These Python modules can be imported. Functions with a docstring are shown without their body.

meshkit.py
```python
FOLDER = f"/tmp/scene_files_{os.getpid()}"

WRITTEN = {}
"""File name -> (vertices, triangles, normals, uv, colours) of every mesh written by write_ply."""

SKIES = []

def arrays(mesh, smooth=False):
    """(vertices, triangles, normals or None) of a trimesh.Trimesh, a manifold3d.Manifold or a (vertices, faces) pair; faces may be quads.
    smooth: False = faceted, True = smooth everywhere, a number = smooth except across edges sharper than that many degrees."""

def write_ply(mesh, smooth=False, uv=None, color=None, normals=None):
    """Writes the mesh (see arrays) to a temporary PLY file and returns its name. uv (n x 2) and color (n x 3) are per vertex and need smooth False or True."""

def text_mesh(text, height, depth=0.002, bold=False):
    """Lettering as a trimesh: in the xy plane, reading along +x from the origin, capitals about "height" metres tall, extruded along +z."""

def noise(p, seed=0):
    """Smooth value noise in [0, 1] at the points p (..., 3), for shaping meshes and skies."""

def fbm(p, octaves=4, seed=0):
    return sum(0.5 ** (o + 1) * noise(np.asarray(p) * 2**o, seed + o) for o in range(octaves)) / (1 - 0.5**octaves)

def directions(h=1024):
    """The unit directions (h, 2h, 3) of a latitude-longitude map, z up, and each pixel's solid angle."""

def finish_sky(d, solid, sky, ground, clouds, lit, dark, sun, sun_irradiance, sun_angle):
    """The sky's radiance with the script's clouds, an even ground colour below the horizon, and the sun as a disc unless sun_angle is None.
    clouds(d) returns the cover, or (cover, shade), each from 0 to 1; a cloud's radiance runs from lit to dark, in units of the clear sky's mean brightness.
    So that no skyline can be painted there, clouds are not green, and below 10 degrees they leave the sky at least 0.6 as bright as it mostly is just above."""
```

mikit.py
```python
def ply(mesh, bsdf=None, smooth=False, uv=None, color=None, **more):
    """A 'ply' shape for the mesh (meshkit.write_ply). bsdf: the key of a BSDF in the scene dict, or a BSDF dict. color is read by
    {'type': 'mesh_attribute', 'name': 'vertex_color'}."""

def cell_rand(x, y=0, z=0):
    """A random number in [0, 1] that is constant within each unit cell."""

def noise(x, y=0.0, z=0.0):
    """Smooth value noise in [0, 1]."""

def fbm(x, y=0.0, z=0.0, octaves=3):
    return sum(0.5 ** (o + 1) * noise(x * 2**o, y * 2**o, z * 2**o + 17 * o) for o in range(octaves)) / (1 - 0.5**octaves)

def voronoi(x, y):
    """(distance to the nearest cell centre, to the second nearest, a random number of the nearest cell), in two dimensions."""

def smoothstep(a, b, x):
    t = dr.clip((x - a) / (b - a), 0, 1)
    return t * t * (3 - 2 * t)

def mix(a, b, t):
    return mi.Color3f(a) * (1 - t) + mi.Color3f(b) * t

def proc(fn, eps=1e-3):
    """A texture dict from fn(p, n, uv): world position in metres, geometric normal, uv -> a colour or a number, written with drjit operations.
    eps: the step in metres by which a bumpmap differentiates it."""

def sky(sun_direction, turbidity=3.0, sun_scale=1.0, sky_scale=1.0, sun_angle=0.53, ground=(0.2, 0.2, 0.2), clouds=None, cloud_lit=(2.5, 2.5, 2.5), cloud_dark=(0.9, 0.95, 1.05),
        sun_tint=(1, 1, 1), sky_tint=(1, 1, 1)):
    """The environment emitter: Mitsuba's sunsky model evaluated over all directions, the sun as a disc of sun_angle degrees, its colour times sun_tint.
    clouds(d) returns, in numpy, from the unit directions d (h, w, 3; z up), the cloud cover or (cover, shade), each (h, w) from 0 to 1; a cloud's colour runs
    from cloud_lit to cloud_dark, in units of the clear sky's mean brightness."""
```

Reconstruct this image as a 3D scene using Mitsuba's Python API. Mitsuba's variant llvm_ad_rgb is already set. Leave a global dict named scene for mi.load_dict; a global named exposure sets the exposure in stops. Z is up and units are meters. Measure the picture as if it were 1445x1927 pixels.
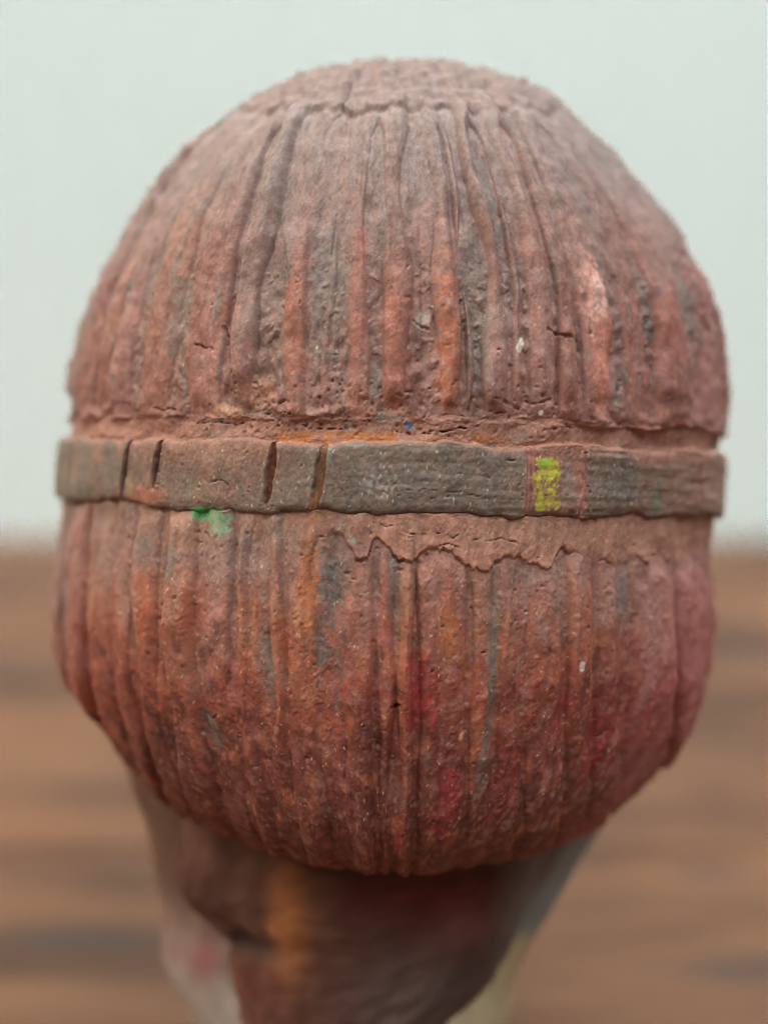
import math
import numpy as np
import mitsuba as mi
import meshkit, mikit
from scipy.ndimage import gaussian_filter, gaussian_filter1d, label, distance_transform_edt
from scipy.interpolate import PchipInterpolator

T = mi.ScalarTransform4f
scene, labels = {}, {}

# ------------------------------------------------------------------ camera, lamps, exposure
EYE_H, PITCH = 0.121, math.radians(12.0)                # eye 12 cm above the table top, looking slightly down
fwd = np.array([0, math.cos(PITCH), -math.sin(PITCH)])
upv = np.array([0, math.sin(PITCH), math.cos(PITCH)])
eye = np.array([0, 0, EYE_H])
scene['camera'] = {
    'type': 'thinlens', 'fov': 2 * math.degrees(math.atan(963.5 / 3000)), 'fov_axis': 'y',
    'aperture_radius': 0.0037, 'focus_distance': 0.1642, 'near_clip': 0.01, 'far_clip': 50.0,
    'to_world': T().look_at(origin=eye.tolist(), target=(eye + fwd).tolist(), up=upv.tolist())}
exposure = 1.22


def panel(name, centre, target, w, h, rgb):
    m = T().look_at(origin=list(centre), target=list(target), up=[0.01, 0, 1]) @ T().scale([w / 2, h / 2, 1])
    scene[name] = {'type': 'rectangle', 'to_world': m, 'bsdf': {'type': 'diffuse', 'reflectance': {'type': 'rgb', 'value': [0.6, 0.6, 0.6]}},
                   'emitter': {'type': 'area', 'radiance': {'type': 'rgb', 'value': list(rgb)}}}
    labels[name] = {'kind': 'structure'}


panel('window', (-1.7, -0.35, 1.5), (0, 0.3, 0.05), 1.3, 1.3, (2.95, 2.7, 2.25))       # the window of the room, on the left
panel('ceiling', (0.25, -0.1, 1.35), (0.25, -0.0999, 0.0), 2.2, 1.2, (1.95, 2.12, 2.16))   # the white ceiling that the daylight fills
scene['room_light'] = {'type': 'constant', 'radiance': {'type': 'rgb', 'value': [0.04, 0.04, 0.04]}}   # what the rest of the room sends back


# ------------------------------------------------------------------ small helpers
def lin(*c):
    c = np.asarray(c, float) / 255
    return np.where(c <= 0.04045, c / 12.92, ((c + 0.055) / 1.055) ** 2.4)


def rgb(*c):
    return [float(v) for v in lin(*c)]


def ss(a, b, x):
    t = np.clip((x - a) / (b - a), 0, 1)
    return t * t * (3 - 2 * t)


def normals_of(P):
    du, dv = np.gradient(P, axis=1), np.gradient(P, axis=0)
    n = np.cross(du, dv)
    return n / np.maximum(np.linalg.norm(n, axis=2, keepdims=True), 1e-15)


def entry(key, v, f, n, c, bsdf, **lab):
    path = meshkit.write_ply((v, f), True, None, c, n)
    scene[key] = {'type': 'ply', 'filename': path, 'face_normals': False, 'bsdf': {'type': 'ref', 'id': bsdf}}
    if lab:
        labels[key] = lab


def take(P, N, C, quads, mask):
    """The quads of a grid surface chosen by mask as vertices, triangles, normals, colours of their own."""
    q = quads[mask]
    f = np.vstack([q[:, [0, 1, 2]], q[:, [0, 2, 3]]])
    used, inv = np.unique(f, return_inverse=True)
    return P[used], inv.reshape(-1, 3), N[used], C[used]


# ------------------------------------------------------------------ materials
def painted(rough, spec):
    return {'type': 'twosided', 'bsdf': {'type': 'principled', 'base_color': {'type': 'mesh_attribute', 'name': 'vertex_color'}, 'roughness': rough, 'specular': spec}}


scene['worn_paint'] = painted(0.62, 0.32)
scene['dull_paint'] = painted(0.8, 0.2)


def wall_colour(p, n, uv):
    a = mikit.fbm(p.x * 9, p.z * 9, 1.0, 3)
    return mikit.mix(rgb(228, 242, 240), rgb(233, 245, 244), a)


scene['wall_paint'] = {'type': 'twosided', 'bsdf': {'type': 'principled', 'base_color': mikit.proc(wall_colour), 'roughness': 0.85, 'specular': 0.1}}

# ------------------------------------------------------------------ the wall behind and the table
WALL_Y = 0.5290
scene['wall'] = mikit.ply((np.array([[-4, WALL_Y, -1.0], [4, WALL_Y, -1.0], [4, WALL_Y, 3], [-4, WALL_Y, 3.0]]), np.array([[0, 1, 2, 3]])), 'wall_paint')
labels['wall'] = {'kind': 'structure'}


def wood(seed):
    def fn(p, n, uv):
        warp = mikit.fbm(p.x * 6 + seed, p.y * 14, seed, 3)
        g = mikit.fbm(p.x * 11 + seed * 3.1, p.y * 80 + 7 * warp, seed, 4)
        fine = mikit.noise(p.x * 70, p.y * 1100, seed)
        blot = mikit.fbm(p.x * 24 + 7 * seed, p.y * 50, seed + 2.0, 3)
        knot = mikit.fbm(p.x * 15 + 3 * seed, p.y * 44, seed + 5.0, 2)
        c = mikit.mix(rgb(74, 47, 32), rgb(122, 81, 54), mikit.smoothstep(0.3, 0.7, 0.5 * g + 0.5 * blot))
        c = mikit.mix(c, rgb(56, 50, 50), 0.28 * mikit.smoothstep(0.52, 0.74, knot))
        c = mikit.mix(c, rgb(136, 94, 66), 0.5 * mikit.smoothstep(0.55, 0.75, mikit.fbm(p.x * 30 + 2 * seed, p.y * 60, seed + 9.0, 2)))
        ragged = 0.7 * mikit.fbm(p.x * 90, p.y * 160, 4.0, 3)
        for sx, sy, rx, ry in ((0.055, 0.2275, 0.022, 0.0065), (-0.047, 0.238, 0.020, 0.006), (0.060, 0.262, 0.014, 0.004)):      # dark ragged patches
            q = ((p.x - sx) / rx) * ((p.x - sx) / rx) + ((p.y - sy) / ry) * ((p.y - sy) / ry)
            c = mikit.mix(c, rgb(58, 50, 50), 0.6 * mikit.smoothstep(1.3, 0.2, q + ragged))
        return c * (0.86 + 0.28 * fine)
    return fn


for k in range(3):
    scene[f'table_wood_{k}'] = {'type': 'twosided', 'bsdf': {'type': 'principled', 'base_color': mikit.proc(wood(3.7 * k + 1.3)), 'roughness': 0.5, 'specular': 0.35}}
rng = np.random.default_rng(4)
seams = [-0.105, -0.010, 0.085, 0.180, 0.274, 0.369, 0.463, 0.5285]


def board(x0, x1, y0, y1, top, thick, r=0.0012):
    y0, y1 = y0 + 0.0007, y1 - 0.0007
    sec = [(y0, top - thick), (y0, top - r), (y0 + r * .3, top - r * .3), (y0 + r, top), (y1 - r, top), (y1 - r * .3, top - r * .3), (y1, top - r), (y1, top - thick)]
    v = np.array([(x, y, z) for x in (x0, x1) for y, z in sec])
    n = len(sec)
    f = [(i, (i + 1) % n, n + (i + 1) % n, n + i) for i in range(n)]
    tri = [(0, i + 1, i) for i in range(1, n - 1)] + [(n, n + i, n + i + 1) for i in range(1, n - 1)]
    f = [(a, c, b) for q in f for a, b, c in ((q[0], q[1], q[2]), (q[0], q[2], q[3]))] + tri
    import trimesh
    m = trimesh.Trimesh(v, f, process=False)
    m.fix_normals()
    return m


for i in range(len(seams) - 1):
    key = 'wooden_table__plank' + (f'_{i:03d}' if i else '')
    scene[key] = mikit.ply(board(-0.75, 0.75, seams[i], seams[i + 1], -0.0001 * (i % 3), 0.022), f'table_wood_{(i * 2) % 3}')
labels['wooden_table'] = {'label': 'brown wooden plank table that the small carved head stands on', 'category': 'table'}

# ------------------------------------------------------------------ the head: one carved surface, r(angle, height)
# carving units: 1 unit = U metres; "row" runs down the head from the crown (120) to the nape (1650); angle 0 faces the camera
U, AXIS = 0.190 / 3000, 0.1947
XA = 735.0
tab = np.array([  # row, left, right, depth at the back
    [127.1, 757, 758, 2], [128.4, 716, 802, 62], [133.2, 660, 862, 130], [141.1, 612, 916, 188], [155.0, 562, 968, 240], [177.7, 508, 1018, 290], [207.4, 456, 1062, 333], [242.2, 408, 1102, 370], [277.1, 364, 1138, 398],
    [312.0, 324, 1172, 420], [380, 276, 1226, 450], [450, 236, 1280, 472], [520, 198, 1318, 488], [600, 168, 1354, 498], [720, 138, 1368, 506], [790, 132, 1370, 508], [840, 122, 1358, 506],
    [900, 117, 1354, 505], [975, 114, 1346, 504], [1030, 108, 1336, 503], [1130, 101, 1340, 500], [1240, 116, 1328, 490], [1310, 150, 1302, 478], [1380, 200, 1272, 460],
    [1425, 240, 1248, 445], [1475, 292, 1206, 422], [1512, 345, 1164, 396], [1548, 410, 1105, 358], [1572, 480, 1020, 322], [1585, 560, 935, 286], [1592, 650, 830, 228], [1595, 735, 745, 60]], float)
pl = {k: PchipInterpolator(tab[:, 0], tab[:, j]) for j, k in ((1, 'l'), (2, 'r'), (3, 'd'))}


def warp_down(phi, row):
    """The headband and the hair edges do not run level: lower at the nape side and to the right; the far side of the crown rises."""
    w = np.exp(-((row - 900) / 190.0) ** 2)
    near = np.clip(np.cos(phi), -0.3, 1)
    n = pl['d'](row) * np.cos(phi)                       # how far towards the eye
    top = ss(400, 150, row)
    return w * (10 * near + 16 * np.sin(phi)) + top * 14 * ss(-60, 250, n)


def base(phi, row):
    l, r, d = pl['l'](row), pl['r'](row), pl['d'](row)
    s, c = np.sin(phi), np.cos(phi)
    x = np.where(s < 0, (XA - l) * s, (r - XA) * s) + XA - 722.5
    near = np.where(c > 0, d * c, d * 1.05 * c)
    shift = 30 * ss(1300, 1560, row)                     # the lower hair hangs out over the nape
    y = row + warp_down(phi, row)
    return np.stack([x * U, -(y - 963.5) * U, AXIS - (near + shift) * U], -1)   # right, up, away from the eye


def to_world(p):
    return eye + p[..., :1] * np.array([1.0, 0, 0]) + p[..., 1:2] * upv + p[..., 2:] * fwd


#FEATURES#
rng = np.random.default_rng(11)
fine = np.arange(-80, 80.01, 0.16)
mid = np.arange(80.4, 106, 0.4)
far_cols = np.arange(mid[-1] + 0.9, 360 - mid[-1] - 0.5, 0.9)
deg = np.concatenate([-mid[::-1], fine, mid, far_cols])
deg = np.append(deg, deg[0] + 360)                       # the seam column is repeated
phi = np.radians(deg)
dense_r = np.concatenate([np.linspace(127.16, 133, 6000, endpoint=False), np.linspace(133, 1594.8, 12000)])
ds = np.hypot(np.gradient((pl['r'](dense_r) - pl['l'](dense_r)) / 2), np.gradient(dense_r))
dens = 1 / np.interp(dense_r, [100, 260, 420, 560, 1350, 1500, 1595], [4.2, 3.6, 2.4, 1.9, 1.9, 2.6, 3.4])
for e in (806, 841, 958):
    dens = dens * (1 + 1.3 * np.exp(-((dense_r - e) / 7.0) ** 2))
cum = np.cumsum(ds * dens)
rows = np.interp(np.arange(cum[0], cum[-1], 1.0), cum, dense_r)
NR, NC = len(rows), len(deg)
D, R = np.broadcast_to(deg, (NR, NC)), np.broadcast_to(rows[:, None], (NR, NC))
PHI = np.radians(D)
half = (pl['r'](rows) - pl['l'](rows)) / 2                # ring half-width, in units
ARC = half[:, None] * PHI                                 # arc position on each ring
detail = 1.0
rowstep, colstep = 1.9, 0.16 * math.pi / 180 * 630


def field(sx, sy, seed, fold=None):
    """Gaussian noise over the grid, unit variance, correlation sx across and sy down in units."""
    n = np.random.default_rng(seed).standard_normal((NR, NC))
    n = gaussian_filter(n, (sy / rowstep, sx / colstep), mode='nearest')
    return n / n[:, :1100].std()


mott = 0.55 * field(14, 20, 1) + 0.5 * field(5, 7, 2) + 0.45 * field(1.9, 2.4, 3)
grain = 0.6 * field(1.3, 1.3, 4) + 0.5 * field(3.2, 3.2, 5)
streak = 0.7 * field(9, 60, 6) + 0.5 * field(4, 24, 7)
broad = field(60, 70, 8)
patch = 0.7 * field(20, 42, 9) + 0.5 * field(7, 12, 10)

# --- the grooves between the locks: angle, width (units), how grey, all measured round the head
upper_g = [(-84, 10, .4), (-72.6, 14, .5), (-59.4, 22, .6), (-53.7, 9, .5), (-46.4, 26, .85), (-36.6, 34, .9), (-27.0, 10, .8), (-19.9, 32, .9), (-12.2, 24, .95), (-8.1, 20, .75),
           (-2.7, 18, .95), (4.6, 36, .6), (10.2, 6, .5), (12.6, 26, .95), (17.4, 13, .9), (20.3, 10, .5), (25.3, 9, .4), (28.9, 7, .7), (36.9, 26, .9), (43.9, 14, .8), (57.0, 36, .8), (71.0, 16, .6), (83, 12, .4)] + [(sg * a, 13, .3) for a in (93, 101, 112, 120, 131, 142, 150, 161, 172) for sg in (-1, 1)]
lower_g = [(-85, 12, .4), (-68, 40, .85), (-57, 10, .3), (-49.6, 7, .5), (-43.7, 14, .8), (-37.4, 18, .75), (-29.8, 18, .8), (-24.3, 14, .8), (-19.8, 22, .85), (-16, 5, .5),
           (-8.8, 30, 1.), (-2.5, 7, .7), (0.4, 15, .9), (3.6, 5, .3), (11.9, 9, .8), (16.0, 16, .95), (20.6, 13, .7), (28.2, 8, .3), (34, 7, .3), (40.4, 24, .8), (54.5, 15, .5), (71, 14, .5), (84, 12, .4)]


def carve(gs, seed, straight):
    gs = sorted(gs)
    r = np.random.default_rng(seed)
    a0, w0, gray = (np.array(x, float) for x in zip(*gs))
    n = len(a0)
    wander = gaussian_filter1d(r.standard_normal((NR, n)), 34, axis=0)
    wander = wander / wander.std() * 1.4                              # units
    wide = gaussian_filter1d(r.standard_normal((NR, n)), 22, axis=0)
    wide = np.clip(1 + 0.42 * wide / wide.std(), 0.15, 2.2)
    amp = gaussian_filter1d(r.standard_normal((NR, n + 1)), 40, axis=0)
    amp = np.clip(1 + 0.45 * amp / amp.std(), 0.1, 2.0) * r.uniform(0.5, 1.3, n + 1)
    sd, lock, gr, rib, lean = (np.zeros((NR, NC)) for _ in range(5))
    tilt = r.uniform(-1, 1, n + 1)
    a180 = np.where(deg > 180, deg - 360, deg)
    ref = (pl['r'](1130) - pl['l'](1130)) / 2
    for i in range(NR):
        a = a0.copy()
        if straight and rows[i] > 1130:
            s = np.clip(np.sin(np.radians(a0)) * (ref / half[i]) ** 0.85, -1.2, 1.2)
            a = np.where(np.abs(s) < 1, np.degrees(np.arcsin(np.clip(s, -1, 1))), np.sign(s) * (90 + 60 * (np.abs(s) - 1)))
        k = math.pi / 180 * half[i]
        c = a + wander[i] / max(k, 2.0)
        c = np.maximum.accumulate(c + np.arange(n) * 1e-4)
        h = 0.56 * w0 * wide[i] / max(k, 0.5) * min(1, half[i] / 420)
        j = np.searchsorted(c, a180)
        cl, hl = np.where(j > 0, c[np.maximum(j - 1, 0)], -400), h[np.maximum(j - 1, 0)]
        cr, hr = np.where(j < n, c[np.minimum(j, n - 1)], 400), h[np.minimum(j, n - 1)]
        off = np.where(np.arange(n) % 2 == 1, 70 * (1 - ss(200, 340, rows[i])), 0) / max(k, 0.5)     # every second groove dies out towards the crown
        dl, dr = a180 - cl - hl + off[np.maximum(j - 1, 0)], cr - a180 - hr + off[np.minimum(j, n - 1)]
        sd[i] = np.minimum(np.minimum(dl, dr) * k, 60)
        lock[i] = j
        gr[i] = np.where(dl < dr, gray[np.maximum(j - 1, 0)], gray[np.minimum(j, n - 1)])
        rib[i] = amp[i][j]
        lean[i] = tilt[j] * np.clip((dl - dr) / np.maximum(dl + dr, 1e-3), -1, 1)
    return sd, lock.astype(int), gr, rib, lean


u_sd, u_lock, u_gr, u_amp, u_lean = carve(upper_g, 21, False)
l_sd, l_lock, l_gr, l_amp, l_lean = carve(lower_g, 22, True)
def jit(seed, s, a):
    n = gaussian_filter1d(np.random.default_rng(seed).standard_normal(NC), s)
    return a * n / n.std()


EDGE_T = 841 + jit(31, 18, 3.0) + jit(41, 5, 1.4)
EDGE_B = 957 - 6 * ss(-20, -60, deg) + jit(32, 14, 3.2) + jit(42, 4, 1.5)
LIP = 806 + jit(33, 30, 4) + jit(43, 8, 3)
lip_soft = 2.0 + 22 * ss(46, 24, np.abs(deg + 6)) * np.clip(0.75 + jit(44, 16, 0.4), 0, 1.3)
smear_pts = np.array([(-106, 985), (-60, 988), (-40, 990), (-30, 1000), (-22, 988), (-11, 998), (-8.3, 1000), (-6.1, 1029), (-4.2, 1028), (-3.2, 1004), (-1.8, 1003), (1.2, 1038), (2.6, 1042), (4, 1018),
                      (6.5, 1016), (9.4, 1021), (12, 1042), (13.7, 1053), (16, 1044), (18, 1024), (20, 1036), (22.6, 1048), (25, 1040), (27, 1012), (30, 1014), (33.5, 1028), (38, 1042), (42, 1030), (45, 1026), (52, 1034), (60, 1020), (106, 1000)])
SMEAR = np.interp(deg + jit(47, 12, 0.5), smear_pts[:, 0], smear_pts[:, 1]) + jit(34, 9, 4.5) + jit(48, 3, 3.4) + jit(49, 1.0, 1.6)
up_h = ss(LIP + 0.7 * lip_soft, LIP - 1.3 * lip_soft, R)
is_up = ss(LIP + 1.5, LIP - 1.5, R)
is_band = ss(EDGE_T - 1.2, EDGE_T + 1.2, R) * ss(EDGE_B + 1.2, EDGE_B - 1.2, R)
is_low = ss(EDGE_B - 1.2, EDGE_B + 1.2, R)
soft = 2.0 + 11 * (1 - np.clip(ss(-5, -2, deg) * ss(5, 3, deg) + ss(11, 12.5, deg) * ss(16.5, 15.0, deg) + ss(21, 22, deg) * ss(27, 25, deg), 0, 1)) * np.clip(0.75 + jit(84, 10, 0.5), 0.05, 1.5)
smear_w = is_low * ss(SMEAR + soft, SMEAR - soft, R)
smear_h = np.interp(deg, [-106, -40, -14, -7, 0, 40, 60, 106], [.8, .8, 1.2, 6.5, 6.5, 4.5, 1.5, .8])

# height over the smooth form, in units
melt_u = 1 - 0.72 * ss(735, 800, R + 10 * field(25, 12, 35))
melt_l = ss(985, 1090, R + 14 * field(18, 12, 36) + 75 * ss(-12, -20, np.where(D > 180, D - 360, D))) * (1 - 0.1 * ss(1400, 1560, R))
ring = np.clip(half[:, None] / 560, 0.1, 1) ** 0.6


def rib_height(sd, amp, A, lean):
    return A * amp * (1 + 0.55 * lean) * (1 - np.exp(-np.maximum(sd, 0) / 6.0)) + np.minimum(sd, 0) * 0.12


h_up = rib_height(u_sd, u_amp, 11.5, u_lean) * melt_u * ring + 0.4 * mott + 2.0 * streak * ring ** 2 + 3.0 * ss(760, 800, R) * np.clip(field(12, 7, 37), -1.2, 1.6)
h_low = rib_height(l_sd, l_amp, 13.0, l_lean) * melt_l * ring + 0.45 * mott + 1.8 * streak - 1
lump = np.clip(field(7, 7, 38), -2, 2)
h_low = h_low + 0.5 * lump * ss(1150, 1320, R) + smear_w * smear_h
rough_g = np.clip(field(4.5, 6, 39), -2, 2.5)
h_up = h_up + 1.3 * rough_g * ss(4, -4, u_sd) * ss(560, 640, R)
base_n = pl['d'](R) * np.cos(PHI)
cap = ss(130, 20, base_n) * ss(300, 160, R)                # the front of the crown, beyond the crest: lumpy, hardly ribbed
h_up = h_up * (1 - 0.4 * cap) + cap * 1.5 * field(30, 24, 75)
h_band = 13 + 5 * ss(48, 75, np.abs(D - 360 * (D > 180))) + 0.5 * mott + 1.2 * field(40, 18, 46) + 0.5 * field(26, 3, 40) * ss(-20, 20, D)
edge_round = 7 * np.exp(-np.maximum(R - EDGE_T, 0) / 5) + 6.5 * np.exp(-np.maximum(EDGE_B - R, 0) / 5.0)
gap = (1 - is_low) * (1 - is_band)
H = (h_up * up_h + (-5 + 0.8 * mott + 2 * field(16, 10, 45)) * (1 - up_h)) * gap + (h_band - edge_round) * is_band + h_low * is_low
sd = np.where(R < 824, u_sd, l_sd)
gr = np.where(R < 824, u_gr, l_gr)
hair = np.clip(is_up + is_low * ss(980, 1040, R), 0, 1)
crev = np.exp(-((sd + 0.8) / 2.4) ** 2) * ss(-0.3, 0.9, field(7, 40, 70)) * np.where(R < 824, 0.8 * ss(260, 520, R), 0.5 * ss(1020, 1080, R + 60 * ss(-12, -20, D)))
crumb = ss(0.9, 1.7, field(4.2, 4.2, 71)) * np.where(R < 824, ss(3, -3, sd), 0.5)
B0 = base(PHI, R) / U
lump3 = (meshkit.noise(B0 / 25.0, 3) - 0.5) * 2 + (meshkit.noise(B0 / 14.0, 4) - 0.5) * 0.9
side = ss(48, 78, np.abs(D - 360 * (D > 180)))
crown_row = 172 + 106 * np.cos(phi) + jit(85, 12, 4) + jit(86, 4, 2.5)      # the flutes end here, under a rough raised cap
crown = ss(crown_row + 5, crown_row - 5, R)
rough_side = lump3 * np.where(R < 824, 2.4 + 5.2 * np.maximum(side * ss(790, 640, R), ss(300, 190, R)), 0.8 + 2.0 * side + 3.5 * ss(1440, 1540, R))
H = H + crown * (6 - 0.55 * np.clip(h_up, -5, 20) + 2.5 * lump3) - 2.5 * np.exp(-((R - crown_row - 7) / 5) ** 2) * ss(90, 60, np.abs(D - 360 * (D > 180)))
H = H + (rough_side - 2.4 * crev + 2.2 * crumb * ss(500, 620, R)) * hair + 1.1 * hair * field(11, 18, 73)
H = H * ss(0, 60, half)[:, None]
H = H + 0.14 * grain + 0.16 * field(0.8, 0.8, 41)

# --- colour: what the paint and the clay are, linear reflectance
K = 1.0


def tint(*c):
    c = lin(*c)
    g = c @ np.array([0.3, 0.55, 0.15])
    return (c + 0.02 * (g - c)) * K


def lay(col, m, *c):
    col += (tint(*c) - col) * np.clip(m, 0, 1)[..., None]


def near_line(pts, wiggle=0.0, seed=0):
    """Distance in units from every grid point to a line of (angle, row) points."""
    pts = np.array(pts, float)
    r0, r1 = pts[:, 1].min() - 40, pts[:, 1].max() + 40
    i0, i1 = np.searchsorted(rows, [r0, r1])
    out = np.full((NR, NC), 99.0)
    x, y = D[i0:i1] * (math.pi / 180 * 600) + wiggle * WIG[0][i0:i1], R[i0:i1] + wiggle * WIG[1][i0:i1]
    best = np.full(x.shape, 99.0)
    for (a, b), (c, d) in zip(pts[:-1], pts[1:]):
        a, c = a * math.pi / 180 * 600, c * math.pi / 180 * 600
        t = np.clip(((x - a) * (c - a) + (y - b) * (d - b)) / max((c - a) ** 2 + (d - b) ** 2, 1e-9), 0, 1)
        best = np.minimum(best, np.hypot(x - a - t * (c - a), y - b - t * (d - b)))
    out[i0:i1] = best
    return out


WIG = (field(5, 5, 50), field(5, 5, 51))


def spot(a, r, sa, sr, edge=0.45):
    """A ragged-edged stain at (angle, row) with half sizes in units."""
    q = np.hypot((D - a) * (math.pi / 180 * 600) / sa, (R - r) / sr) + 0.17 * WIG[0] + 0.12 * field_cache
    return ss(1 + edge, 1 - edge, q)


field_cache = field(2.6, 2.6, 52)
col = np.zeros((NR, NC, 3)) + tint(152, 96, 80)
# upper hair, lock by lock
names = {'o': (160, 108, 82), 'r': (146, 94, 80), 'p': (158, 114, 102), 'g': (138, 119, 108), 'k': (120, 106, 97), 'c': (140, 72, 62)}
u_kind = 'prprrprppogroporgppprpppp'
l_kind = 'prroroopooorroroogrpprppp'
for lock, kinds, part in ((u_lock, u_kind, is_up), (l_lock, l_kind, is_low)):
    for q in range(lock.max() + 1):
        lay(col, (lock == q) * part * (0.62 + 0.3 * broad), *names[kinds[q % len(kinds)]])
keep_grey = np.where(R < 824, ss(150, 420, R) * (1 - 0.55 * ss(730, 800, R)), 1 - 0.62 * ss(1120, 1330, R + 60 * patch))
lay(col, hair * ss(1.5, 8, sd) * ss(17, 9, sd) * ss(-0.3, 1.0, patch + 0.5 * streak) * 0.45 * ss(380, 520, R), 170, 112, 80)
lay(col, hair * ss(8, -6, sd + 3.5 * field(3, 9, 61)) * gr * keep_grey * (0.66 + 0.25 * streak) * (0.5 + 0.5 * ss(-0.9, 0.7, field(12, 50, 62))), 112, 102, 93)
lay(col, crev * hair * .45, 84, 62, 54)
lay(col, hair * ss(0.75, 1.7, streak + 0.35 * patch) * 0.75 * keep_grey, 130, 117, 107)
lay(col, is_up * ss(0.5, 1.8, patch - 0.3 * streak) * 0.5, 172, 118, 104)
# big faded areas
dust_haze = ss(690, 290, R + 40 * broad + 30 * patch)
lay(col, is_up * dust_haze * 0.86, 143, 126, 118)  # crown dust, greyed further for lens haze put into the colour
lay(col, is_up * ss(20, 75, D) * ss(330, 520, R) * ss(900, 760, R) * 0.55 * ss(-1, 1, patch), 160, 98, 92)
lay(col, is_up * ss(45, 60, D) * ss(620, 380, R) * 0.55, 138, 122, 116)
lay(col, crown * .5, 140, 118, 110)
lay(col, is_up * np.exp(-((R - crown_row - 22) / 16) ** 2) * .4, 152, 138, 130)
col += (col.mean(-1, keepdims=True) * np.array([1.06, 0.99, 0.93]) - col) * (0.16 * is_up)[..., None]
lay(col, is_up * ss(700, 780, R) * ss(30, -10, np.abs(D + 5)) * 0.35 * ss(-.6, 1, patch), 172, 108, 76)
# recess over the band
rec = (1 - is_up) * (1 - is_low) * (1 - is_band)
lay(col, rec * 0.9, 162, 114, 96)
lay(col, rec * ss(-24, -16, D) * ss(20, 12, D) * ss(-1.0, 0.5, patch) * ss(822, 832, R), 184, 114, 68)
lay(col, rec * ss(0.4, 1.6, patch), 132, 108, 96)
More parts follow.
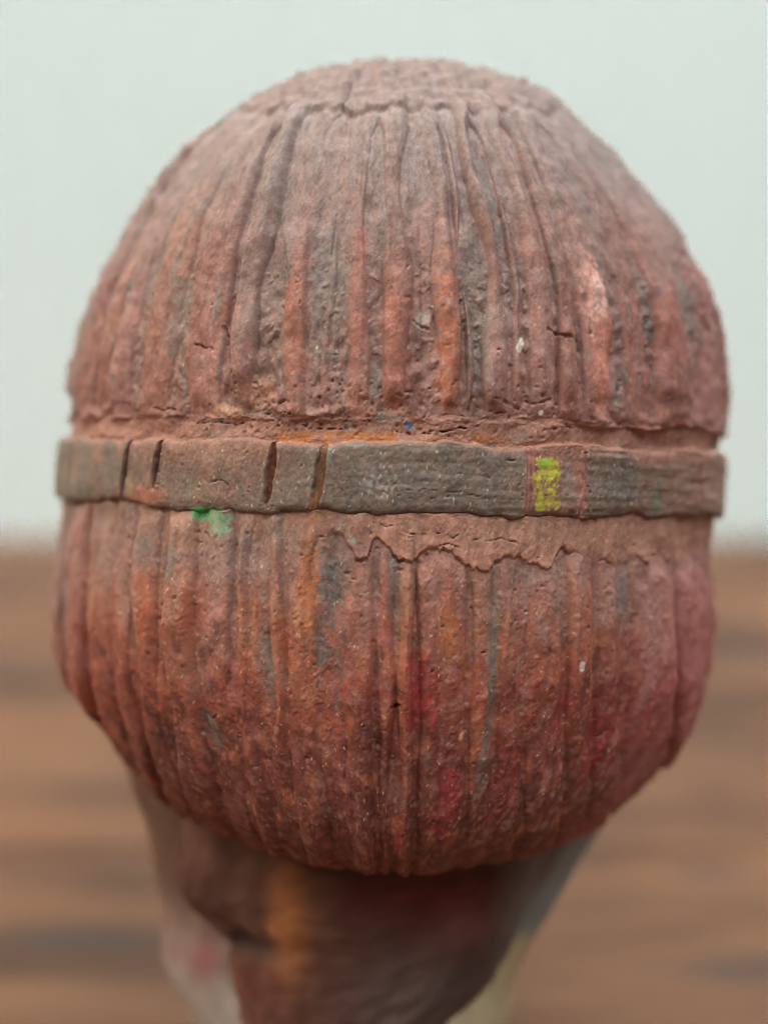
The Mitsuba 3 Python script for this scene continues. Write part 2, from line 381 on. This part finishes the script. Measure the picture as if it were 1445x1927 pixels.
# lower hair: smeared clay on top, red paint below, shade painted in at the bottom
lay(col, is_low * ss(1170, 1010, R + 50 * streak + 20 * patch) * (0.6 + 0.2 * patch), 148, 120, 108)
lay(col, is_low * ss(0.2, 1.3, field(9, 34, 80)) * ss(1040, 1120, R) * ss(1480, 1330, R) * (.25 + .45 * ss(42, 28, np.abs(D))), 164, 92, 68)
lay(col, is_low * ss(0.3, 1.4, field(8, 40, 81)) * ss(1180, 1280, R) * .65, 84, 48, 42)
lay(col, is_low * ss(0.9, 1.6, field(3.5, 50, 82)) * ss(1050, 1130, R) * .6, 172, 122, 84)
lay(col, smear_w * ss(-8, 0, D) * (0.75 + 0.2 * patch), 178, 126, 104)
lay(col, smear_w * ss(0.3, 1.5, patch) * 0.5, 126, 112, 104)
lay(col, is_low * ss(1130, 1260, R + 45 * patch) * 0.74, 146, 74, 60)
lay(col, is_low * ss(1215, 1390, R + 60 * patch) * 0.82, 98, 54, 44)  # deeper red at the bottom, mostly shade put into the colour
lay(col, is_low * ss(0.8, 1.9, streak) * ss(1180, 1260, R) * 0.55, 150, 62, 54)
lay(col, is_low * ss(0.7, 1.7, field(6, 12, 53)) * ss(1120, 1200, R) * 0.45, 166, 96, 66)
lay(col, is_low * ss(0.9, 1.8, field(7, 14, 54)) * ss(1120, 1200, R) * 0.6, 92, 52, 44)
lay(col, is_low * ss(38, 62, D) * ss(1000, 1100, R) * (0.6 + .2 * patch), 168, 104, 100)
lay(col, is_low * ss(-60, -68, D) * ss(1300, 1150, R) * 0.5, 140, 122, 114)
for a, r, sa, sr, c, o in [(4.5, 1254, 24, 60, (150, 56, 54), .8), (10.2, 1433, 22, 60, (134, 48, 48), .8), (38.5, 1348, 34, 70, (138, 52, 52), .75), (21, 1400, 30, 70, (128, 50, 48), .6), (47, 1310, 30, 60, (146, 64, 62), .6), (29, 1300, 22, 40, (138, 62, 56), .6), (52, 1290, 26, 40, (156, 84, 82), .5),
                           (-42.8, 1370, 26, 60, (84, 42, 36), .85), (-33.7, 1400, 18, 46, (88, 46, 40), .7), (-31.2, 1325, 16, 34, (104, 94, 86), .85), (25.5, 1420, 18, 40, (92, 48, 44), .7), (32, 1250, 14, 26, (98, 46, 40), .7),
                           (-8.8, 1077, 17, 75, (100, 94, 88), .95), (-10.6, 1175, 9, 45, (108, 100, 92), .8), (-18.8, 1215, 10, 60, (116, 102, 92), .75), (15.8, 1190, 10, 95, (124, 112, 100), .85), (16, 1340, 10, 90, (104, 88, 80), .8),
                           (8.5, 1150, 16, 50, (176, 106, 62), .8), (-12.5, 1085, 16, 75, (172, 104, 62), .8), (-40.5, 1130, 14, 60, (172, 98, 66), .7), (40, 1085, 14, 50, (132, 116, 110), .8), (47, 1200, 22, 130, (160, 120, 114), .5),
                           (-31.5, 1010, 40, 26, (150, 112, 92), .5), (-41, 1025, 16, 26, (122, 110, 100), .8), (-35, 1040, 20, 26, (122, 110, 100), .7), (-24, 1035, 60, 40, (142, 116, 104), .55)]:
    lay(col, is_low * spot(a, r, sa, sr) * o, *c)
for a, r, sa, sr, c, o in [(32.6, 612, 22, 60, (216, 160, 142), .95), (33.6, 600, 12, 32, (226, 184, 168), .85), (33.2, 690, 24, 46, (192, 122, 102), .8), (32.6, 755, 17, 50, (192, 126, 104), .85), (36.5, 735, 16, 40, (120, 106, 100), .7),
                           (-10.2, 620, 34, 90, (124, 112, 101), .75), (-37.5, 640, 26, 60, (124, 112, 100), .75), (-12, 560, 24, 50, (128, 118, 112), .6), (12.4, 655, 26, 110, (130, 116, 104), .75), (16.5, 650, 12, 60, (146, 122, 110), .6),
                           (4.6, 649, 12, 14, (150, 142, 128), .8), (-26.3, 798, 28, 10, (206, 162, 128), .85), (-22, 770, 30, 30, (170, 108, 74), .5), (0.5, 690, 16, 110, (172, 106, 84), .6), (8.3, 690, 18, 120, (178, 108, 76), .65),
                           (-15.4, 640, 20, 110, (172, 108, 84), .6), (-5.2, 600, 14, 100, (170, 106, 88), .6), (57, 600, 40, 70, (126, 114, 106), .55), (44, 640, 9, 36, (108, 104, 100), .8), (48.5, 640, 22, 60, (170, 104, 92), .6), (-24.5, 720, 22, 40, (160, 112, 100), .6)]:
    lay(col, is_up * spot(a, r, sa, sr) * o, *c)
# the band
lay(col, is_band, 119, 99, 86)
lay(col, is_band * ss(-0.3, 1.6, patch + 0.3 * broad) * 0.75, 146, 104, 86)
lay(col, is_band * ss(-48, -40, D) * ss(-14, -20, D) * ss(905, 860, R + 18 * patch) * 0.7, 152, 106, 88)
lay(col, is_band * ss(-9, -6, D) * ss(19, 15, D) * ss(-0.6, 0.6, patch + 0.4) * 0.78, 104, 93, 84)
lay(col, is_band * ss(8, 16, D) * ss(860, 845, R + 12 * patch) * .6, 132, 102, 88)
lay(col, is_band * ss(20, 21.5, D) * ss(31, 29.8, D) * 0.85, 146, 98, 82)
lay(col, is_band * ss(37, 46, D) * (0.55 + 0.3 * patch), 146, 100, 86)
lay(col, is_band * ss(862, 848, R + 8 * patch) * ss(24, 40, D) * .7, 152, 100, 84)
lay(col, is_band * ss(-50, -62, D) * .5, 126, 114, 100)
lay(col, is_band * ss(58, 64, D) * .5, 146, 122, 108)
lay(col, is_band * ss(936, 950, R + 6 * patch) * .45, 96, 78, 68)
for edge, tone in ((EDGE_T, (158, 112, 94)), (EDGE_B, (112, 82, 68))):
    lay(col, is_band * np.exp(-((R - edge) / (5 + 3 * np.clip(patch, -1, 2))) ** 2) * .7, *tone)
scratch = field(30, 1.4, 55)
lay(col, is_band * ss(1.1, 2.0, scratch) * ss(-8, -4, D) * 0.35, 160, 152, 144)
lay(col, is_band * spot(-1.5, 905, 26, 26) * ss(0.0, 1.2, field(2.4, 2.4, 56)) * .8, 156, 150, 144)
for a, r, sa, sr, c, o in [(-42, 938, 46, 16, (164, 98, 78), .75), (-44.5, 930, 12, 20, (152, 126, 84), .6), (-30, 925, 20, 18, (140, 118, 96), .6), (27.3, 905, 12, 34, (138, 122, 108), .7), (46, 915, 20, 30, (98, 104, 88), .65), (60, 905, 10, 30, (158, 112, 96), .5),
                           (-62, 890, 12, 50, (158, 112, 98), .5), (-60, 915, 14, 30, (108, 100, 92), .5), (38, 895, 30, 40, (104, 94, 88), .7), (-9.2, 865, 5, 20, (132, 136, 126), .6)]:
    lay(col, is_band * spot(a, r, sa, sr) * o, *c)
yd, yr = D + 0.22 * WIG[0] + 0.2 * field_cache, R + 2.2 * WIG[1]
yel = gaussian_filter(is_band * ss(21.5, 22.0, yd) * ss(26.0, 25.2, yd) * ss(857, 862, yr) * ss(947, 942, yr), 0.8)
lay(col, yel * (0.18 + 0.75 * ss(-0.5, 0.5, 0.8 * field(3.0, 3.4, 57) + 0.5 * field(1.4, 1.4, 58) + 0.9 * np.abs((R - 905) / 40) - 0.5 + 0.6 * ss(25.2, 23, D))), 186, 172, 62)
lay(col, yel * spot(23.3, 866, 9, 8) * .7, 140, 186, 50)
# incised notches: top (angle, row), bottom, half width, depth, colour
notches = [((-45.3, 842), (-46.7, 953), 6.0, 11, (92, 52, 48)), ((-38.0, 842), (-39.4, 924), 6.0, 11, (96, 52, 48)), ((-17.7, 845), (-18.9, 945), 6.4, 12, (116, 66, 48)), ((-10.0, 842), (-11.4, 959), 7.6, 11, (128, 86, 56)),
           ((20.8, 848), (20.8, 962), 4.2, 4.5, (164, 108, 94)), ((30.3, 852), (30.0, 962), 3.8, 4.5, (164, 108, 94)), ((59.4, 862), (60.2, 958), 5.0, 6, (168, 118, 104)), ((-65.4, 850), (-64.9, 945), 4.5, 4, (108, 96, 88))]
notch_id = np.zeros((NR, NC), int)
for q, (a, b, w, dep, c) in enumerate(notches):
    t = (R - a[1]) / (b[1] - a[1])
    dx = (D - (a[0] + (b[0] - a[0]) * t)) * (math.pi / 180 * 615) + 0.9 * WIG[0]
    taper = np.sqrt(np.clip(1 - (2 * np.clip(t, -0.05, 1.05) - 1) ** 2 * 0.9, 0, 1)) if dep > 10 else 1.0
    inside = (t > -0.03) & (t < 1.03)
    m = ss(1.25, 0.75, np.abs(dx) / (w * np.maximum(taper, 0.15))) * inside
    H -= dep * m * is_band
    H += 1.6 * np.exp(-((np.abs(dx) - w * 1.5) / 3.0) ** 2) * inside * is_band
    lay(col, m * is_band * (0.9 + 0.1 * patch), *c)
    notch_id[(m > 0.5) & (is_band > 0.5)] = q + 1
lay(col, ss(7, 3, near_line([(-11.4, 930), (-11.8, 965), (-10.6, 968)], .6)) * .6, 168, 118, 76)

# stains, chips, pits
gmask = np.maximum(spot(-29.3, 966, 24, 13, .3), spot(-27.0, 976, 22, 18, .4)) * (R > EDGE_B - 8)
lay(col, gmask * 0.9, 112, 154, 112)
lay(col, spot(-30.2, 965, 15, 10) * 0.8 * (R > EDGE_B - 10), 74, 150, 84)
lay(col, spot(-27.0, 985, 12, 14) * 0.55, 148, 158, 132)
lay(col, near_line([(2.2, 812), (2.7, 818)]) < 4.2, 96, 140, 176)
lay(col, ss(7.5, 5, near_line([(19.5, 681), (19.0, 694)])) * .9, 206, 200, 182)
lay(col, ss(5.5, 4, near_line([(31.0, 1212), (31.0, 1220)])) * .9, 214, 198, 190)
lay(col, ss(4.5, 3, near_line([(22.6, 790), (22.7, 791)])) * .9, 226, 214, 204)
lay(col, ss(5.0, 4, near_line([(11.8, 1324), (11.6, 1332)])) * .9, 196, 146, 112)
lay(col, ss(5, 3, near_line([(-5.9, 1000), (-5.6, 1006)])) * .6, 130, 164, 150)
for pts, w, dep, o in [([(23.6, 663), (25.6, 667), (26.4, 672), (28, 672), (29.4, 679), (29.2, 692)], 3.6, 5, .75), ([(-33.2, 686), (-31.0, 690), (-29.6, 697)], 3.0, 5, .75), ([(-28, 660), (-27.2, 676)], 4.5, 6, .7), ([(-26.8, 690), (-25.2, 725), (-24.6, 760)], 4, 3, .35),
                       ([(10.3, 615), (10.3, 640), (10.6, 680)], 2.6, 4, .6), ([(3.2, 652), (4.4, 662), (6.0, 664)], 3.0, 4, .6), ([(27.2, 809), (27.9, 811)], 6.5, 5, .8), ([(-41.5, 790), (-39, 797), (-36.5, 793)], 3.4, 5, .7),
                       ([(0.2, 1280), (1.3, 1277)], 5.4, 16, .95), ([(-17.8, 783), (-16.4, 780)], 3, 5, .8), ([(5.5, 823), (8, 822), (11, 817)], 2.6, 6, .8), ([(-14, 821), (-11, 824), (-7.5, 823)], 1.8, 4, .6), ([(0, 825), (3, 830), (6, 826)], 1.6, 3, .6), ([(-32, 817), (-27, 815), (-24, 816)], 1.8, 3, .5),
                       ([(15.0, 772), (17.5, 778), (19.2, 786)], 3.5, 5, .7), ([(20.0, 772), (21.5, 778), (24, 770)], 3, 4, .7), ([(12.5, 786), (15, 792), (18, 790)], 2.4, 4, .6), ([(-28.4, 914), (-26.3, 910), (-25.0, 917)], 1.8, 3, .6), ([(17.4, 866), (18.6, 866)], 2.6, 3, .6),
                       ([(1.5, 987), (3.0, 992), (5.0, 990)], 1.5, 4, .7), ([(1.2, 992), (2.6, 997), (4.6, 993)], 1.3, 3, .6), ([(6.6, 988), (9, 995), (10.4, 990)], 1.3, 3, .6), ([(12.5, 996), (15.5, 1000), (17, 996), (19.6, 1004)], 1.6, 3, .55), ([(7, 1009), (9, 1006), (10.6, 1011)], 1.5, 4, .6),
                       ([(-2.8, 976), (-1.2, 978), (0.4, 975)], 1.5, 3, .5), ([(38.2, 1345), (40, 1330)], 5, 4, .4), ([(-31.6, 1300), (-30.4, 1306), (-29.2, 1302)], 2.4, 4, .5), ([(-38.3, 1283), (-36.4, 1280)], 3, 4, .5), ([(-29.5, 998), (-29.0, 1003)], 3.4, 5, .8),
                       ([(9.5, 890), (13, 893), (17.5, 892)], 1.1, 1.6, .45), ([(2, 917), (8, 919), (14, 925)], 1.2, 1.8, .5), ([(-1, 926), (4, 929), (9, 928)], 1.1, 1.6, .45), ([(-8, 921), (-3, 925), (0, 924)], 1.0, 1.4, .4)]:
    m = ss(w * .85, w * 0.25, near_line(pts, 1.5)) * np.clip(0.7 + 0.5 * field_cache, 0.1, 1)
    H -= dep * m
    lay(col, m * o * .6, 86, 54, 45)
# flakes under the smeared edge
under = is_low * np.exp(-((R - SMEAR - 3.0) / 2.4) ** 2) * ss(-9, -5, D) * ss(50, 40, D) * ss(-0.1, 0.9, field(14, 8, 59))
H -= 3.5 * under
lay(col, under * .25, 96, 62, 50)
# pores, mostly where the clay was pressed against the band
pores = np.random.default_rng(60)
for a0, a1, r0, r1, n, s in ((-26, 26, 745, 832, 130, 1.0), (-60, 60, 560, 830, 60, 1.0), (-50, 55, 990, 1500, 130, 1.0), (-40, 40, 850, 950, 40, .6)):
    for _ in range(n):
        a, r = pores.uniform(a0, a1), pores.uniform(r0, r1)
        sx, sy, d = pores.uniform(1.4, 4.2) * s, pores.uniform(1.2, 3.2) * s, pores.uniform(1.5, 4.5)
        i0, i1 = np.searchsorted(rows, [r - 12, r + 12])
        j0, j1 = np.searchsorted(deg[:1120], [a - 1.2, a + 1.2])
        q = np.exp(-((D[i0:i1, j0:j1] - a) * 10.5 / sx) ** 2 - ((R[i0:i1, j0:j1] - r) / sy) ** 2)
        H[i0:i1, j0:j1] -= d * q
        c = col[i0:i1, j0:j1]
        c += (tint(92, 54, 44) - c) * (0.55 * q)[..., None]
# light grains and fibres of dust
for a0, a1, r0, r1, n in ((-40, 40, 840, 960, 200), (-45, 45, 960, 1480, 560), (-40, 40, 600, 835, 240), (-70, 70, 560, 1480, 160)):
    for _ in range(n):
        a, r = pores.uniform(a0, a1), pores.uniform(r0, r1)
        j, i = np.searchsorted(deg[:1120], a), np.searchsorted(rows, r)
        L, v, o = pores.integers(1, 4), pores.integers(-1, 2), pores.uniform(0.25, 0.9)
        for k in range(L):
            ii, jj = min(i + k, NR - 1), j + (k * v) // 2
            col[ii, jj] += (tint(208, 186, 160) - col[ii, jj]) * o
            H[ii, jj] += 0.5
lay(col, ss(0.6, 1.6, field(2.6, 3.2, 63)) * 0.25 * (1 - is_band), 172, 128, 108)
lay(col, ss(0.7, 1.7, field(3.4, 4.5, 64)) * 0.22 * (1 - is_band), 122, 84, 72)
lay(col, ss(0.7, 1.7, field(6, 9, 65)) * (0.30 * is_up + 0.14 * is_low), 136, 122, 112)
col *= 1 + (np.array([1.04, 0.965, 0.975]) - 1) * hair[..., None]
lum = 1 + 0.08 * mott + 0.10 * grain + 0.10 * field(0.7, 0.7, 66)
col = np.clip(col * np.clip(lum, 0.6, 1.4)[..., None], 0.01, 0.8)

# --- the surface itself
B = base(PHI, R)
flat = normals_of(B)
if ((flat * (B - np.array([0, 0, AXIS]))).sum(-1)).mean() < 0:
    flat = -flat
flat[:, -1] = flat[:, 0]
P = to_world(B + flat * (H * U)[..., None])
P[:, -1] = P[:, 0]
N = normals_of(P)
N = N * np.sign((N * (P - to_world(np.array([0, 0, AXIS])))).sum(-1).mean())
N[:, 0] = N[:, -1] = (N[:, 0] + N[:, -1]) / 2
ii, jj = np.meshgrid(np.arange(NR - 1), np.arange(NC - 1), indexing='ij')
quads = np.stack([ii * NC + jj, ii * NC + jj + 1, (ii + 1) * NC + jj + 1, (ii + 1) * NC + jj], -1)
if np.dot(np.cross(P[500, 501] - P[500, 500], P[501, 500] - P[500, 500]), N[500, 500]) < 0:
    quads = quads[..., ::-1]
Pf, Nf, Cf = P.reshape(-1, 3), N.reshape(-1, 3), col.reshape(-1, 3)
part = np.where(is_up > 0.5, 1, np.where(is_band > 0.5, 2, np.where(is_low > 0.5, 4, 3)))[:-1, :-1]
plain = (np.abs(np.where(D > 180, D - 360, D)) > 84)[:-1, :-1]
HEAD = 'carved_head'
labels[HEAD] = {'label': 'small carved head seen from behind, with worn red ribbed hair and a dark notched headband', 'category': 'sculpture'}


def pieces(prefix, ids, mask, word):
    keep = np.zeros(ids.shape, int)
    for q in range(ids.max() + 1):
        lb, n = label((ids == q) & mask)
        if n:
            keep[lb == 1 + np.argmax(np.bincount(lb.ravel())[1:])] = q + 1
    if word == 'notch':
        ids, mask = keep - 1, keep > 0
    else:
        near = distance_transform_edt(keep == 0, return_distances=False, return_indices=True)
        ids = keep[near[0], near[1]] - 1
    used = [q for q in range(ids.max() + 1) if ((ids == q) & mask).sum() > 3]
    for k, q in enumerate(used):
        entry(f'{prefix}__{word}' + (f'_{k:03d}' if k else ''), *take(Pf, Nf, Cf, quads, mask & (ids == q)), 'worn_paint')


entry(HEAD + '__crown_hair', *take(Pf, Nf, Cf, quads, (part == 1) & plain), 'worn_paint')
labels[HEAD + '__crown_hair'] = {'label': 'dusty pinkish grey ribbed hair above the headband'}
pieces(HEAD + '__crown_hair', u_lock[:-1, :-1], (part == 1) & ~plain, 'lock')
entry(HEAD + '__nape_hair', *take(Pf, Nf, Cf, quads, (part == 4) & plain), 'worn_paint')
labels[HEAD + '__nape_hair'] = {'label': 'darker red ribbed hair below the headband'}
pieces(HEAD + '__nape_hair', l_lock[:-1, :-1], (part == 4) & ~plain, 'lock')
entry(HEAD + '__recess', *take(Pf, Nf, Cf, quads, part == 3), 'worn_paint')
nid = notch_id[:-1, :-1]
seg_edges = [-65, -46, -38.7, -18.3, -10.7, 20.8, 30.2, 59.8]
a180 = np.where(D > 180, D - 360, D)
seg = np.zeros((NR, NC), int)
for (a, b, *_r) in sorted(notches, key=lambda n: n[0][0]):
    t = (R - a[1]) / (b[1] - a[1])
    seg += a180 > a[0] + (b[0] - a[0]) * t
seg = seg[:-1, :-1]
entry(HEAD + '__headband', *take(Pf, Nf, Cf, quads, (part == 2) & plain), 'worn_paint')
labels[HEAD + '__headband'] = {'label': 'flat charcoal headband with incised upright notches and a yellow patch'}
pieces(HEAD + '__headband', seg, (part == 2) & ~plain & (nid == 0), 'panel')
pieces(HEAD + '__headband', nid, (part == 2) & ~plain & (nid > 0), 'notch')


# ------------------------------------------------------------------ neck and face below the hair
def rings(tb, nr, nc, depth0, shape=None):
    """A closed body of elliptic rings: table of row, left, right, depth towards the eye, depth away; depth0 = how far its middle is behind the head's axis (units)."""
    tb = np.array(tb, float)
    rr = np.linspace(tb[0, 0], tb[-1, 0], nr)
    l, r, dn, df = (PchipInterpolator(tb[:, 0], tb[:, j])(rr)[:, None] for j in (1, 2, 3, 4))
    a = np.linspace(-math.pi, math.pi, nc)[None]
    s, c = np.sin(a), np.cos(a)
    s2, c2 = np.sign(s) * np.abs(s) ** 0.9, np.sign(c) * np.abs(c) ** 0.9
    x = (l + r) / 2 + (r - l) / 2 * s2 - 722.5
    z = np.where(c > 0, dn * c2, df * c2)
    y = np.broadcast_to(rr[:, None], x.shape)
    return x, y, z, np.stack([x * U, -(y - 963.5) * U, AXIS + (depth0 - z) * U], -1)


def body(key, tb, nr, nc, depth0, colour, seed, rough, bsdf='dull_paint', **lab):
    x, y, z, p = rings(tb, nr, nc, depth0)
    r = np.random.default_rng(seed)

    def f(s):
        n = gaussian_filter(r.standard_normal(x.shape), s, mode=('nearest', 'wrap'))
        return n / n.std()
    n = normals_of(p)
    if (n[nr // 2, nc // 2] * np.array([0, 0, -1.0])).sum() < 0:
        n = -n
    hgt, c = colour(x + 722.5, y, z, f)
    p = p + n * (hgt * U + rough * U * (0.6 * f((9, 5)) + 0.4 * f(2.5)))[..., None]
    p[:, -1] = p[:, 0]
    w = to_world(p)
    w[..., 2] = np.maximum(w[..., 2], 0.0004)
    nn = normals_of(w)
    nn = nn * np.sign((nn * to_world(n)).sum() - (nn * eye).sum())
    nn[:, 0] = nn[:, -1]
    i, j = np.meshgrid(np.arange(nr - 1), np.arange(nc - 1), indexing='ij')
    q = np.stack([i * nc + j, i * nc + j + 1, (i + 1) * nc + j + 1, (i + 1) * nc + j], -1)
    fl = np.vstack([q.reshape(-1, 4)[:, [0, 1, 2]], q.reshape(-1, 4)[:, [0, 2, 3]]])
    c = np.clip(c * (1 + 0.07 * f((4, 3)) + 0.06 * f((16, 7)))[..., None], 0.01, 0.8)
    wv, nv = w.reshape(-1, 3), nn.reshape(-1, 3)
    g = np.cross(wv[fl[:, 1]] - wv[fl[:, 0]], wv[fl[:, 2]] - wv[fl[:, 0]])
    if (g * nv[fl[:, 0]]).sum() < 0:
        fl = fl[:, ::-1]
    entry(key, wv, fl, nv, c.reshape(-1, 3), bsdf, **lab)


def blob(x, y, a, b, sa, sb):
    return np.exp(-((x - a) / sa) ** 2 - ((y - b) / sb) ** 2)


def face_paint(x, y, z, f):
    c = np.zeros(x.shape + (3,)) + tint(140, 112, 102)
    lay(c, ss(700, 850, x), 142, 147, 144)
    lay(c, ss(700, 850, x) * ss(1750, 1790, y + 8 * f(6)), 196, 180, 144)
    lay(c, ss(650, 500, x) * ss(1800, 1640, y), 104, 76, 62)  # upper left jaw: its shade is painted in as darker brown
    lay(c, ss(650, 500, x) * ss(1810, 1860, y) * .8, 160, 146, 134)
    lay(c, blob(x, y, 388, 1805, 22, 45) * .8, 150, 88, 86)
    lay(c, ss(.5, 1.6, f(9)) * .3, 150, 100, 90)
    return 0 * x, c


def nape_paint(x, y, z, f):
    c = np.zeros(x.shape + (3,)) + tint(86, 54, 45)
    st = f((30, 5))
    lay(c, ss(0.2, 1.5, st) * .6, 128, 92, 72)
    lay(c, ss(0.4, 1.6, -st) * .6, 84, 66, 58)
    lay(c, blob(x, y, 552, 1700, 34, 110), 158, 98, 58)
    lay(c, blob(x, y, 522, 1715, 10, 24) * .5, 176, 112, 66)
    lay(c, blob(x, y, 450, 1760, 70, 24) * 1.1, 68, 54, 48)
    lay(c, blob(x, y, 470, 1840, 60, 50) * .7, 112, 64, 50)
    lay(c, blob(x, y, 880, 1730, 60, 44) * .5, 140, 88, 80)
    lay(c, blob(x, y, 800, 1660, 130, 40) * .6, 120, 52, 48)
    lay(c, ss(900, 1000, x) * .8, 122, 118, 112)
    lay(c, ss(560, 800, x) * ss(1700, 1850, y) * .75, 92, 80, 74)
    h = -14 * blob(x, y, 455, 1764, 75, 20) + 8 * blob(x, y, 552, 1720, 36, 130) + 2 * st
    return h, c


body(HEAD + '__face', [(1150, 220, 1240, 120, 420), (1300, 190, 1270, 150, 470), (1475, 222, 1222, 170, 480), (1560, 252, 1160, 180, 460), (1620, 266, 1120, 185, 440), (1690, 278, 1078, 185, 400), (1770, 288, 1030, 185, 350),
                       (1830, 292, 998, 185, 300), (1885, 312, 980, 185, 270), (1930, 340, 968, 190, 250), (2000, 380, 950, 200, 260), (2120, 380, 960, 230, 300), (2200, 375, 965, 240, 320), (2330, 375, 965, 240, 320)], 240, 420, 60, face_paint, 71, 2.0, label='pale face side and jaw, pinkish on the left and grey blue with a cream edge on the right')
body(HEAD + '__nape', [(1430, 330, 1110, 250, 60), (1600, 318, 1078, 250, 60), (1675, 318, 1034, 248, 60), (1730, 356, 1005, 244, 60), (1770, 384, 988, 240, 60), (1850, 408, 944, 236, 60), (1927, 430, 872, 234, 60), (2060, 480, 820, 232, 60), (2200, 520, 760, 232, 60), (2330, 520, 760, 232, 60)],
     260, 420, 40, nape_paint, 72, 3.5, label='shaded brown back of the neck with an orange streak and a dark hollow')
